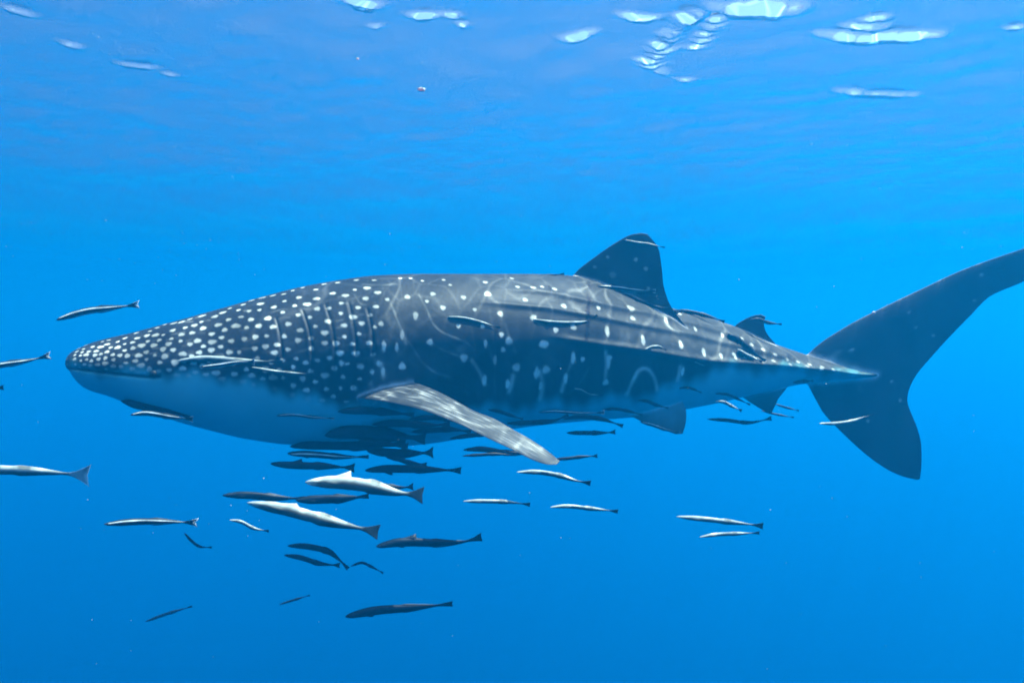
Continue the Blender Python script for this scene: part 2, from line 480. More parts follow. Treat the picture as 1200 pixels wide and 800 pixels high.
# pale bars and lines between the spots
for pts, v, wd in [([(735, 462), (742, 446), (750, 433), (760, 433), (767, 443), (770, 457)], .75, 2.6),
                   ([(455, 350), (462, 365), (470, 385), (482, 405), (496, 425), (510, 436), (528, 442)], .55, 1.5),
                   ([(491, 345), (500, 362), (508, 380), (520, 390), (545, 400), (556, 409)], .55, 1.4),
                   ([(503, 400), (520, 410), (543, 419)], .45, 1.3), ([(553, 422), (562, 436), (568, 450)], .5, 2.2),
                   ([(592, 380), (597, 395), (604, 412)], .35, 1.8), ([(566, 398), (573, 408), (580, 428)], .3, 1.8),
                   ([(443, 400), (450, 420), (446, 440)], .35, 2.0), ([(415, 345), (424, 356), (440, 355)], .4, 1.2),
                   ([(640, 350), (647, 365), (645, 378)], .35, 1.6), ([(680, 322), (690, 340), (697, 350)], .5, 2.0),
                   ([(776, 370), (785, 383), (794, 390)], .5, 1.8), ([(708, 405), (711, 425), (709, 447)], .35, 1.6),
                   ([(672, 415), (668, 428), (660, 448)], .4, 2.0), ([(603, 430), (601, 445), (596, 460)], .35, 2.4),
                   ([(633, 435), (636, 450), (633, 468)], .45, 2.4), ([(690, 430), (684, 442), (678, 450)], .3, 1.4),
                   ([(800, 430), (797, 440), (793, 452)], .35, 2.2), ([(620, 360), (628, 376), (640, 385)], .25, 1.4),
                   ([(560, 345), (600, 349), (650, 352)], .2, 1.2), ([(425, 333), (445, 334), (465, 333)], .35, 1.2)]:
    lines = np.maximum(lines, v * np.exp(-(near_poly(pts) / wd)**2))
# faint cross bands and scattered thin dashes on the head
for _ in range(70):
    x = rng.uniform(150, 440); y = TOP(x) + rng.uniform(0.04, 0.75) * (BORDER(x) - TOP(x)); l = rng.uniform(5, 13)
    lines = np.maximum(lines, rng.uniform(.15, .4) * np.exp(-(near_poly([(x, y), (x + l, y - l * rng.uniform(0.0, .35))]) / 1.0)**2))
for x in np.arange(455, 1000, 17):
    x0 = x + rng.uniform(-3, 3); lean = rng.uniform(4, 14)
    y0 = TOP(x0) + 6; y1 = BORDER(x0) - 4
    ys = np.linspace(y0, y1, 6)
    lines = np.maximum(lines, rng.uniform(.03, .13) * np.exp(-(near_poly([(x0 + lean * (k / 5.0) - 4 + rng.uniform(-2, 2), yy) for k, yy in enumerate(ys)]) / 1.6)**2))
# paler smudges behind the gills and along the upper side
for x, y, l, v in ((468, 385, 20, .22), (476, 412, 14, .24), (446, 425, 14, .26), (448, 438, 10, .3), (505, 352, 16, .14), (484, 372, 12, .2), (545, 410, 10, .3), (640, 430, 16, .22), (655, 398, 14, .16),
                   (585, 333, 30, .12), (620, 330, 30, .14), (560, 328, 24, .1), (600, 400, 10, .14), (530, 372, 10, .1), (700, 380, 16, .2), (735, 395, 14, .2), (770, 398, 12, .18), (830, 405, 14, .2)):
    d_ = np.hypot((ppx - x) / l, (ppy - y) / (l * .7)) * (1 + .35 * np.sin(ppx * .45 + y) * np.sin(ppy * .5 + x))
    lines = np.maximum(lines, v * np.exp(-d_**2))
lines = lines * (0.55 + 0.45 * np.sin(ppx * 0.23 + 1.3 * np.sin(ppy * 0.17)) * np.sin(ppy * 0.19 + ppx * 0.05))
for pts, v, wd in (([(735, 462), (742, 446), (750, 433), (760, 433), (767, 443), (770, 457)], .62, 2.2), ([(633, 435), (636, 450), (633, 468)], .45, 2.6),
                   ([(710, 412), (711, 425), (709, 447)], .4, 2.0), ([(663, 440), (658, 458)], .5, 2.4), ([(553, 422), (562, 436), (568, 450)], .35, 2.2),
                   ([(601, 440), (597, 458)], .4, 2.6), ([(797, 430), (794, 446)], .4, 2.4), ([(447, 428), (450, 440)], .35, 2.4), ([(471, 388), (476, 402)], .3, 2.2)):
    spot = np.maximum(spot, v * np.exp(-(near_poly(pts) / wd)**2))
lowfade = 1 - 0.75 * sstep(-8, 10, ppy - bpx)
base = dark + (mid_c - dark) * (0.35 + 0.25 * np.sin(ppx * 0.05 + 2)[..., None] * 0.5)
stalk = (sstep(620, 860, ppx) * (1 - sstep(-2, 3, ppy - MID(ppx))))[..., None]  # paler stalk skin; colour stops at the ridge to heighten the sunlit band
base = base * (1 - stalk) + np.array([0.052, 0.051, 0.046]) * stalk
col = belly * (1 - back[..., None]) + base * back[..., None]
spot_f = (spot * lowfade)[..., None]; line_f = (lines * lowfade)[..., None]
col = col * (1 - line_f) + line_c * line_f
col = col * (1 - spot_f) + pale * spot_f
gm = (gill * back)[..., None]
col = col * (1 - 0.75 * gm)  # groove shade of the gill slits also put into the colour
mouth_dark = np.exp(-(mouth_d / 2.0)**2)[..., None] * 0.8
col = col * (1 - mouth_dark) + np.array([0.012, 0.016, 0.022]) * mouth_dark  # shade inside the mouth gap put into the colour along its groove
# full rings
col = np.concatenate([col, (0.12 + 0.88 * back)[..., None]], -1)
far_i = np.arange(half - 1, 0, -1)
fx = xw[:, None] - nxx[:, None] * side2; fy = yc[:, None] - nyy[:, None] * side2
ring = np.concatenate([P3, np.stack([fx, fy, zz2], -1)[:, far_i]], 1)
rcol = np.concatenate([col, col[:, far_i]], 1)
ring[:, 0, :2] = np.stack([xw, yc], -1); ring[:, half, :2] = np.stack([xw, yc], -1)
nu = len(PX)
co = ring.reshape(-1, 3); cl = rcol.reshape(-1, 4)
q = tube_faces(nu, NV)
n0 = len(co)
co = np.vstack([co, ring[0].mean(0), ring[-1].mean(0)]); cl = np.vstack([cl, rcol[0].mean(0), rcol[-1].mean(0)])
jj = np.arange(NV); kk = (jj + 1) % NV
tr = np.vstack([np.stack([kk, jj, np.full(NV, n0)], -1), np.stack([(nu - 1) * NV + jj, (nu - 1) * NV + kk, np.full(NV, n0 + 1)], -1)])


def outward(co_, q_, t_):
    """turn all faces if the closed shell is inside out"""
    tt_ = np.vstack([q_[:, [0, 1, 2]], q_[:, [0, 2, 3]], t_])
    v = np.einsum('ij,ij->i', co_[tt_[:, 0]], np.cross(co_[tt_[:, 1]] - co_[0], co_[tt_[:, 2]] - co_[0])).sum()
    ctr = co_.mean(0)
    v = np.einsum('ij,ij->i', co_[tt_[:, 0]] - ctr, np.cross(co_[tt_[:, 1]] - ctr, co_[tt_[:, 2]] - ctr)).sum()
    return (q_, t_) if v > 0 else (q_[:, ::-1].copy(), t_[:, ::-1].copy())


q, tr = outward(co, q, tr)
shark = link('whale_shark', make_mesh('whale_shark', co, q, tr, cl, src=0.0), SHARK)


# ---- fins: lofted between a leading and a trailing edge
def fin(lead, trail, thick, colour, ns=140, nc=60, mirror=False):
    """lead/trail: lists of (px, py, Y); thick: [(t, metres)]; colour(T, C, P) -> rgb"""
    Ld = curve_pts([at(*p) for p in lead], ns); Tr = curve_pts([at(*p) for p in trail], ns)
    if mirror:
        for A in (Ld, Tr):
            pxm = 600 + A[:, 0] / A[:, 1] * F
            A[:, 1] = 2 * YC(pxm) - A[:, 1]
    tt_ = np.linspace(0, 1, ns)
    th = np.interp(tt_, [p[0] for p in thick], [p[1] for p in thick])
    cc = 0.5 - 0.5 * np.cos(np.linspace(0, math.pi, nc))
    prof = 2.6 * (0.2969 * np.sqrt(cc) - 0.126 * cc - 0.3516 * cc**2 + 0.2843 * cc**3 - 0.1036 * cc**4)
    span = np.gradient((Ld + Tr) / 2, axis=0); chord = Tr - Ld
    nrm = np.cross(chord, span); nrm /= np.linalg.norm(nrm, axis=1)[:, None] + 1e-12
    ref = nrm[ns // 3]; nrm = nrm * np.sign((nrm * ref).sum(1))[:, None]
    for _ in range(12):
        nrm[1:-1] = (nrm[:-2] + nrm[1:-1] * 2 + nrm[2:]) / 4
    nrm /= np.linalg.norm(nrm, axis=1)[:, None]
    basep = Ld[:, None] * (1 - cc)[None, :, None] + Tr[:, None] * cc[None, :, None]
    off = nrm[:, None] * (th[:, None] * prof[None, :])[..., None]
    ringp = np.concatenate([basep + off, (basep - off)[:, -2:0:-1]], 1)
    nvv = ringp.shape[1]
    C2 = np.concatenate([cc, cc[-2:0:-1]]); S2 = np.concatenate([np.ones(nc), -np.ones(nc - 2)])
    cols_ = colour(np.repeat(tt_[:, None], nvv, 1), np.repeat(C2[None], ns, 0), ringp, np.repeat(S2[None], ns, 0))
    co_ = ringp.reshape(-1, 3); q_ = tube_faces(ns, nvv)
    n_ = len(co_)
    co_ = np.vstack([co_, ringp[0].mean(0), ringp[-1].mean(0)]); cols_ = cols_.reshape(-1, 3)
    cols_ = np.vstack([cols_, cols_[0], cols_[-1]])
    j_ = np.arange(nvv); k_ = (j_ + 1) % nvv
    t_ = np.vstack([np.stack([k_, j_, np.full(nvv, n_)], -1), np.stack([(ns - 1) * nvv + j_, (ns - 1) * nvv + k_, np.full(nvv, n_ + 1)], -1)])
    q_, t_ = outward(co_, q_, t_)
    return link('fin', make_mesh('fin', co_, q_, t_, cols_, src=1.0), SHARK)


def fin_colour(base_, tip_, spots=(), spot_r=0.03, spot_c=pale, stretch=1.0):
    base_, tip_ = np.array(base_), np.array(tip_)

    def f(T, C_, P, S_):
        c_ = base_ + (tip_ - base_) * sstep(0.3, 1, T)[..., None]
        for (px_, py_, r_, v_) in spots:
            qx = 600 + P[..., 0] / P[..., 1] * F; qy = 400 - (P[..., 2] + DEPTH) / P[..., 1] * F
            d_ = np.hypot(qx - px_, qy - py_) / r_
            m_ = (v_ * (1 - sstep(0.55, 1.25, d_)))[..., None]
            c_ = c_ * (1 - m_) + spot_c * m_
        return c_
    return f


def pectoral_colour(T, C_, P, S_):
    r2 = np.random.default_rng(5)
    c_ = np.ones(T.shape + (3,)) * np.array([0.036, 0.036, 0.037])
    c_ = c_ + (np.array([0.085, 0.088, 0.088]) - c_) * (0.15 + 0.75 * sstep(0.25, 0.95, T))[..., None]
    for _ in range(120):
        t0, c0 = r2.uniform(0.12, 0.95), r2.uniform(0.04, 0.92)
        lt, lc = r2.uniform(0.012, 0.034), r2.uniform(0.012, 0.026)
        m_ = (r2.uniform(0.4, 0.95) * np.exp(-((T - t0) / lt)**2 - ((C_ - c0) / lc)**2))[..., None]
        c_ = c_ * (1 - m_) + np.array([0.34, 0.34, 0.32]) * m_
    under = (S_ * UNDER < 0)[..., None]
    return np.where(under, np.array([0.30, 0.32, 0.33]) * np.ones_like(c_), c_)


UNDER = -1
D = 5.62
fins = []
fins.append(fin([(656, 352, D), (672, 322, D), (700, 299, D), (722, 284, D), (738, 275.5, D), (751, 273, D)],
                [(812, 392, D), (787, 360, D), (778, 336, D), (775.5, 314, D), (771, 290, D), (759, 274.5, D)],
                [(0, .085), (.3, .05), (.8, .03), (.95, .022), (1, .010)],
                fin_colour([0.035, 0.036, 0.04], [0.028, 0.030, 0.036],
                           [(745, 304, 2.6, .6), (757, 315, 2.8, .5), (697, 313, 2.2, .35), (712, 301, 2.0, .35), (738, 361, 6, .7), (725, 354, 3, .5), (700, 329, 2.2, .4),
                            (741, 342, 3.4, .55), (678, 334, 4, .6), (686, 340, 3, .6), (760, 338, 2.6, .4), (718, 322, 4, .2)])))
D2 = 6.02
fins.append(fin([(850, 400, D2), (860, 383, D2), (872, 374.5, D2), (884, 369.5, D2), (892, 368.5, D2)],
                [(925, 425, D2), (909, 403, D2), (899, 391, D2), (895.5, 381, D2), (897, 371, D2)],
                [(0, .05), (.4, .025), (1, .006)], fin_colour([0.05, 0.052, 0.055], [0.03, 0.032, 0.036]), ns=60, nc=36))
cl_ = [(1074, 562), (1058, 558), (1040, 550), (1015, 532.5), (985, 505), (966, 485), (957, 470), (948, 453), (940, 432), (950, 411.5), (990, 383.5), (1030, 362.5),
       (1080, 338.5), (1130, 315.5), (1200, 291), (1245, 277), (1278, 268)]
ct_ = [(1078, 561), (1079.5, 550), (1080, 535), (1079, 517), (1074, 499), (1067, 482), (1063.5, 471), (1064, 462), (1067, 452), (1074, 439), (1089, 421), (1113, 394.5),
       (1137, 370), (1160, 347.5), (1200, 329.5), (1245, 302), (1280, 269)]
fins.append(fin([(x, y, float(YC(x))) for x, y in cl_], [(x, y, float(YC(x))) for x, y in ct_],
                [(0, .008), (.1, .018), (.35, .055), (.5, .065), (.65, .045), (.9, .018), (1, .006)],
                fin_colour([0.028, 0.032, 0.040], [0.028, 0.032, 0.040],
                           [(1045, 447, 2, .4), (1008, 455, 2.4, .4), (1055, 469, 2.2, .5), (1150, 322, 2.5, .3), (1065, 366, 2, .3), (999, 410, 2.5, .6), (975, 419, 3, .7), (990, 423, 2.4, .6),
                            (1000, 428, 2.2, .5), (983, 412, 2.2, .5), (1017, 493, 2.2, .4), (1073, 384, 2, .35), (1094, 393, 2, .35), (1142, 352, 2, .3), (1004, 433, 2, .5), (968, 425, 2.4, .6)]), ns=260, nc=90))
pl = [(380, 452, 5.12), (404, 464, 4.86), (430, 467.5, 4.74), (452, 470.5, 4.66), (485, 477.5, 4.56), (510, 485.5, 4.49), (540, 497.5, 4.42), (566, 510.5, 4.36), (600, 526.5, 4.29), (624, 538.5, 4.24), (641, 544, 4.21), (652, 544, 4.19)]
pt = [(432, 412, 5.22), (458, 436, 4.97), (482, 446.5, 4.86), (500, 453, 4.78), (518, 461, 4.70), (535, 470, 4.62), (556, 481.5, 4.55), (578, 490, 4.48), (600, 502.5, 4.41), (624, 516, 4.33), (642, 528.5, 4.27), (656, 540, 4.21)]
fins.append(fin(pl, pt, [(0, .06), (.25, .045), (.7, .024), (.95, .012), (1, .006)], pectoral_colour, ns=200, nc=70))
fins.append(fin(pl, pt, [(0, .06), (.25, .045), (.7, .024), (.95, .012), (1, .006)], pectoral_colour, ns=200, nc=70, mirror=True))
vl = [(718, 462, 5.66), (728, 480, 5.63), (745, 490.5, 5.61), (770, 501, 5.60), (792, 508.5, 5.59)]
vt = [(790, 455, 5.70), (800, 470, 5.66), (804, 482, 5.64), (803.5, 496, 5.62), (800, 508, 5.60)]
vc = fin_colour([0.09, 0.24, 0.27], [0.022, 0.05, 0.06])  # pelvic fins darkened and blued in the colour to look unlit
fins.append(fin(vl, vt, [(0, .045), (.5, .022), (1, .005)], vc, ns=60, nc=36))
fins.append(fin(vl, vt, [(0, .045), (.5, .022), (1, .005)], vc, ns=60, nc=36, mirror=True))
DA = 6.05
fins.append(fin([(845, 440, DA), (860, 458, DA), (874, 468, DA), (888, 477, DA), (900, 484, DA)],
                [(932, 430, DA), (924, 452, DA), (913, 466, DA), (908, 476, DA), (904, 484, DA)],
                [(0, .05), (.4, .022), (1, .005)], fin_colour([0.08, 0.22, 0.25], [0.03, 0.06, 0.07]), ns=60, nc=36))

# one continuous skin: unite the fins with the trunk, then ease the joints
SEAM = []
for f_ in fins:
    md = shark.modifiers.new('join', 'BOOLEAN')
    md.operation = 'UNION'; md.object = f_
    try:
        md.solver = 'MANIFOLD'
    except TypeError:
        md.solver = 'EXACT'
dg = bpy.context.evaluated_depsgraph_get()
me2 = bpy.data.meshes.new_from_object(shark.evaluated_get(dg))
shark.modifiers.clear()
old = shark.data
shark.data = me2
me2.name = 'whale_shark'
for f_ in fins:
    m_ = f_.data
    bpy.data.objects.remove(f_); bpy.data.meshes.remove(m_)
bpy.data.meshes.remove(old)
print('shark verts', len(me2.vertices), 'polys', len(me2.polygons), [a_.name for a_ in me2.attributes])
nv_ = len(me2.vertices)
srcv = np.zeros(nv_, np.float32); me2.attributes['src'].data.foreach_get('value', srcv)
ed = np.zeros(len(me2.edges) * 2, np.int32); me2.edges.foreach_get('vertices', ed); ed = ed.reshape(-1, 2)
P0 = np.zeros(nv_ * 3, np.float32); me2.vertices.foreach_get('co', P0); P0 = P0.reshape(-1, 3).astype(float)
CA = np.zeros(nv_ * 4, np.float32); me2.attributes['pigment'].data.foreach_get('color', CA); CA = CA.reshape(-1, 4).astype(float)
mk = np.zeros(nv_)
dif = np.abs(srcv[ed[:, 0]] - srcv[ed[:, 1]]) > 0.01
mk[ed[dif].ravel()] = 1
print('seam verts', int(mk.sum()))
for _ in range(9):
    g_ = np.zeros(nv_); np.maximum.at(g_, ed[:, 0], mk[ed[:, 1]]); np.maximum.at(g_, ed[:, 1], mk[ed[:, 0]])
    mk = np.maximum(mk, g_ * 0.9)
sel = (mk[ed[:, 0]] > 0) | (mk[ed[:, 1]] > 0)
es = ed[sel]
deg = np.zeros(nv_); np.add.at(deg, es.ravel(), 1); deg = np.maximum(deg, 1)
for _ in range(14):
    for A, w_ in ((P0, 0.6), (CA, 0.5)):
        acc = np.zeros_like(A); np.add.at(acc, es[:, 0], A[es[:, 1]]); np.add.at(acc, es[:, 1], A[es[:, 0]])
        m_ = (mk * w_)[:, None]
        A += m_ * (acc / deg[:, None] - A) * (mk > 0)[:, None]
me2.vertices.foreach_set('co', P0.astype(np.float32).ravel())
me2.attributes['pigment'].data.foreach_set('color', CA.astype(np.float32).ravel())
me2.update()
me2.polygons.foreach_set('use_smooth', np.ones(len(me2.polygons), bool))
tag(shark, 'dark spotted whale shark swimming below the sea surface with remoras around it', 'whale shark')

# eyes
eye_m = eye_material()
for sgn in (-1, 1):
    bm = bmesh.new()
    bmesh.ops.create_uvsphere(bm, u_segments=20, v_segments=12, radius=0.020)
    me = bpy.data.meshes.new('eye'); bm.to_mesh(me); bm.free()
    me.polygons.foreach_set('use_smooth', np.ones(len(me.polygons), bool))
    o = link('eye', me, eye_m)
    d_ = (Vector(at(180, 438, 1.0)) - Vector((0, 0, -DEPTH))).normalized()
    ok_, loc_, n_, ix_ = shark.ray_cast(Vector((0, 0, -DEPTH)), d_)
    mid_y = float(YC(185))
    o.location = (loc_.x, loc_.y + 0.006 if sgn < 0 else 2 * mid_y - loc_.y - 0.006, loc_.z)
    o.parent = shark

# ------------------------------------------------------------------ remoras
HH = pchip([0, .03, .10, .22, .42, .62, .78, .86, .90, 1.0], [.10, .38, .68, .98, 1.0, .74, .42, .29, .42, 1.25])
WW = pchip([0, .03, .10, .22, .42, .62, .78, .86, .90, 1.0], [.25, .72, .98, .98, .84, .58, .30, .17, .08, .03])


def remora_colours(kind, S, v, rn):
    """S along the body 0..1, v height on the section -1..1"""
    c_ = np.zeros(S.shape + (3,))
    if kind == 'dark':
        c_[:] = np.array([0.006, 0.013, 0.024])  # dark skin; the blue shade under the shark is put into its colour
        c_ += np.clip(-v, 0, 1)[..., None] * np.array([0.01, 0.016, 0.022])
    elif kind == 'striped':
        c_[:] = np.array([0.016, 0.022, 0.030])
        c_[(v > .22) & (v < .68)] = [0.80, 0.84, 0.78]
        c_[(v <= .22) & (v > -.70)] = [0.010, 0.014, 0.022]
        c_[v <= -.70] = [0.26, 0.31, 0.33]
        c_[S < .05] = [0.04, 0.05, 0.06]
    else:
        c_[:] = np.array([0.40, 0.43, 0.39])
        c_ = c_ * (1 - 0.80 * sstep(.35, -.25, v) * sstep(.03, .12, S))[..., None]  # shaded lower half put into the colour, top left white as if sunlit
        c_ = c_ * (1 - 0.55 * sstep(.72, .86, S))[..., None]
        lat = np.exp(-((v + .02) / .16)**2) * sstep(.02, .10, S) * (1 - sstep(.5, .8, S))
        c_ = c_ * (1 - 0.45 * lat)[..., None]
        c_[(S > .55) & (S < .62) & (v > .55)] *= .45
        if kind == 'patched':
            c_[(S > .30) & (S < .42) & (v < .5)] = [0.05, 0.07, 0.09]
    tailm = sstep(.86, .90, S)[..., None]
    tc_ = np.array([0.016, 0.028, 0.034]) if kind != 'fanned' else np.array([0.34, 0.38, 0.38])
    c_ = c_ * (1 - tailm) + tc_ * tailm
    if kind in ('striped', 'fanned'):
        tip = (S > .955) & (np.abs(v) > .72)
        c_[tip] = [0.8, 0.82, 0.78]
    return c_


def remora(pts_, Y0, Y1, thick, kind, label, roll=0.0, tail=1.0, fork=0.25, dorsal=1.0, pec=0.8, on=False, lift=0.0, hug=False, crest=0.0):
    """pts_: pixel path head to tail; Y0, Y1 distances; thick: body height in pixels"""
    NS, NVr = 48, 32
    p2 = curve_pts(pts_, NS)
    u_ = np.linspace(0, 1, NS)
    Ys = Y0 + (Y1 - Y0) * u_
    r0 = thick * 0.40 * (np.mean(Ys) / F)
    if on:
        got = []
        for k_ in range(0, NS, 4):
            d_ = Vector(at(p2[k_, 0], p2[k_, 1], 1.0)) - Vector((0, 0, -DEPTH))
            ok, loc, n_, ix_ = shark.ray_cast(Vector((0, 0, -DEPTH)), d_.normalized())
            if ok:
                got.append((k_, loc.y))
        if got:
            Ys = np.interp(np.arange(NS), [g_[0] for g_ in got], [g_[1] for g_ in got])
            ker = np.ones(9) / 9
            Ys = np.convolve(np.pad(Ys, 4, 'edge'), ker, 'valid') - r0 * 0.75 - lift
    if hug:
        got = []
        for k_ in range(0, NS, 4):
            d_ = Vector(at(p2[k_, 0], p2[k_, 1], 1.0)) - Vector((0, 0, -DEPTH))
            ok, loc, n_, ix_ = shark.ray_cast(Vector((0, 0, -DEPTH)), d_.normalized())
            if ok and loc.y > 4.6:
                got.append(loc.y)
        Ys = np.full(NS, min([Y0 + 0.35] + [g_ - r0 * 1.2 for g_ in got])) + (Y1 - Y0) * u_ - lift
    ctr = np.array([at(p2[k_, 0], p2[k_, 1], Ys[k_]) for k_ in range(NS)])
    tan = np.gradient(ctr, axis=0); tan /= np.linalg.norm(tan, axis=1)[:, None]
    view = np.array([0, -1.0, 0.0])
    upv = np.array([0, 0, 1.0]) - tan * tan[:, 2:3]; upv /= np.linalg.norm(upv, axis=1)[:, None]
    sd = np.cross(tan, upv)
    cr, sr = math.cos(roll), math.sin(roll)
    upr = upv * cr + sd * sr; sdr = -upv * sr + sd * cr
    length = np.linalg.norm(np.diff(ctr, axis=0), axis=1).sum()
    ang = np.linspace(0, 2 * math.pi, NVr, endpoint=False)
    hh = r0 * HH(u_); ww = r0 * 0.92 * WW(u_)
    tl_ = sstep(.86, 1, u_)
    hh = hh * (1 + (tail - 1) * tl_)
    cu, su = np.cos(ang), np.sin(ang)
    V = hh[:, None] * np.sign(cu) * np.abs(cu)**0.9; W = ww[:, None] * su
    # median fins: the top and bottom rows rise into low fins
    df = np.interp(u_, [.50, .56, .64, .80, .84], [0, .38, .30, .10, 0]) * r0 * dorsal
    V[:, 0] += df; V[:, NVr // 2] -= df * 0.9
    if crest:
        cf = np.interp(u_, [.25, .31, .35, .37], [0, .5, 1, 0]) * r0 * crest
        V[:, 0] += cf
    # paired fins
    ax = np.zeros((NS, NVr))
    for jx in (NVr // 4 + 1, NVr - NVr // 4 - 1):
        pf = np.interp(u_, [.17, .20, .245, .27], [0, 1.0, .8, 0]) * r0 * pec * .8
        W[:, jx] += np.sign(su[jx]) * pf; V[:, jx] -= pf * 0.45; ax[:, jx] += pf * 1.1
    if crest:
        ax[:, 0] += cf * .6
    vv = np.cos(ang)[None] * np.ones((NS, 1))
    fk = np.interp(u_, [.9, 1], [0, 1])[:, None] * fork * (np.abs(vv)**1.6 - .55) * r0 * 1.6 * tail
    ax += fk
    P_ = ctr[:, None] + upr[:, None] * V[..., None] + sdr[:, None] * W[..., None] + tan[:, None] * ax[..., None]
    S_ = np.repeat(u_[:, None], NVr, 1)
    cols_ = remora_colours(kind, S_, vv, rng).reshape(-1, 3)
    base_ = ctr[0].copy()
    co_ = P_.reshape(-1, 3) - base_
    n_ = len(co_)
    co_ = np.vstack([co_, ctr[0] - base_ - tan[0] * r0 * 0.12, P_[-1].mean(0) - base_]); cols_ = np.vstack([cols_, cols_[0], cols_[-1]])
    q_ = tube_faces(NS, NVr)
    j_ = np.arange(NVr); k_ = (j_ + 1) % NVr
    t_ = np.vstack([np.stack([k_, j_, np.full(NVr, n_)], -1), np.stack([(NS - 1) * NVr + j_, (NS - 1) * NVr + k_, np.full(NVr, n_ + 1)], -1)])
    q_, t_ = outward(co_, q_, t_)
    o = link('remora', make_mesh('remora', co_, q_, t_, cols_), REMORA)
    o.location = base_
    tag(o, label, 'remora', 'remoras swimming with the whale shark')
    return o


R = remora
# open water ahead of and below the head
R([(66, 375), (100, 365), (130, 361), (161, 357)], 4.3, 4.35, 10, 'striped', 'striped remora with white-tipped forked tail swimming just above the snout', tail=1.0, fork=1.0)
R([(-42, 437), (0, 428), (30, 423), (57, 417)], 4.2, 4.3, 9, 'striped', 'striped remora with white tail tips swimming straight ahead of the snout', tail=1.1, fork=1.0)
R([(-70, 460), (-30, 456), (4, 454)], 4.6, 4.6, 8, 'dark', 'dark remora ahead of the shark with only its tail tip in view', tail=.8)
R([(-75, 551), (-20, 550), (40, 552), (102, 557)], 3.4, 3.5, 14, 'fanned', 'pale remora ahead of the jaw with a wide whitish fan tail', tail=2.0, fork=.45, roll=.2)
R([(122, 614), (160, 611), (195, 611), (229, 612)], 3.8, 3.9, 10, 'striped', 'striped remora with white tail tips below the jaw, beside a thin curled one', tail=1.1, fork=1.0)
R([(216, 624), (224, 633), (234, 640), (248, 641)], 5.4, 5.4, 4.0, 'dark', 'tiny curled dark remora just under a striped one', tail=.8)
R([(269, 609), (282, 611), (298, 619), (315, 622)], 4.2, 4.2, 5.0, 'pale', 'small bright white remora with a wavy body under a dark pair', tail=.7)
R([(142, 469), (160, 474), (190, 480), (226, 489)], 4.75, 4.75, 13, 'dark', 'dark remora pressed against the whale shark throat', tail=.7)
R([(153, 486), (172, 484), (198, 488), (226, 491)], 4.55, 4.55, 8, 'striped', 'dark remora with one white stripe hanging below the throat', tail=1.0)
# on the flank of the head
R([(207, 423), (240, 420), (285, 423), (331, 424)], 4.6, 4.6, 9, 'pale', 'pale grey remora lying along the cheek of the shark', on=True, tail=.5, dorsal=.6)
R([(235, 430), (256, 428), (280, 424), (298, 424)], 4.55, 4.55, 7, 'striped', 'black and white remora with a black tail overlapping a grey one on the cheek', on=True, lift=.06, tail=1.2)
R([(295, 430), (315, 434), (340, 437), (367, 438)], 4.55, 4.55, 4.5, 'pale', 'thin white remora behind the cheek below the gill slits', on=True, lift=.02, tail=.6)
# on the flank and back
R([(525, 371), (545, 373), (565, 378), (586, 384)], 5, 5, 4.2, 'pale', 'thin pale remora slanting across the dark mid flank', on=True, tail=.7)
R([(625, 374), (645, 377), (670, 378), (688, 376), (700, 369)], 5, 5, 4.5, 'pale', 'pale remora bent like a smile on the flank below the first dorsal fin', on=True, tail=.6)
R([(615, 322), (637, 323), (661, 321)], 5.5, 5.5, 4, 'dark', 'small dark remora lying on top of the back ahead of the dorsal fin', tail=.8)
R([(732, 281), (745, 284), (760, 286), (779, 290)], 5.55, 5.55, 3.4, 'pale', 'thin pale remora across the tip of the first dorsal fin', on=True, tail=.6)
R([(700, 335), (720, 337), (745, 340), (768, 341)], 5.5, 5.5, 6.5, 'striped', 'two-toned remora attached across the base of the first dorsal fin', on=True, tail=.8)
R([(735, 345), (748, 352), (764, 358), (784, 362)], 5.5, 5.5, 6, 'dark', 'dark remora sloping down behind the dorsal fin base', on=True, tail=.7)
R([(788, 364), (806, 365), (828, 370), (849, 377)], 5.6, 5.6, 6, 'dark', 'dark remora lying on the back between the two dorsal fins', on=True, tail=.7)
R([(756, 409), (764, 406), (773, 406), (781, 410)], 5.6, 5.6, 3.2, 'pale', 'tiny pale arched remora on the side ridge under the dorsal fin', on=True, tail=.7)
R([(814, 424), (820, 427), (828, 429)], 5.6, 5.6, 2.6, 'pale', 'tiny pale remora just under the side ridge', on=True, tail=.7)
R([(853, 391), (866, 399), (880, 411), (897, 423)], 5.8, 5.8, 9, 'dark', 'dark thick remora clinging aslant before the second dorsal fin', on=True, tail=.6)
R([(864, 409), (873, 415), (884, 420), (893, 424)], 5.8, 5.8, 6, 'pale', 'pale remora tucked under a dark one on the tail stalk', on=True, lift=.01, tail=.6)
R([(878, 375), (888, 374), (900, 378), (916, 380)], 5.95, 5.98, 5, 'dark', 'dark remora on the tip of the second dorsal fin', tail=.6)
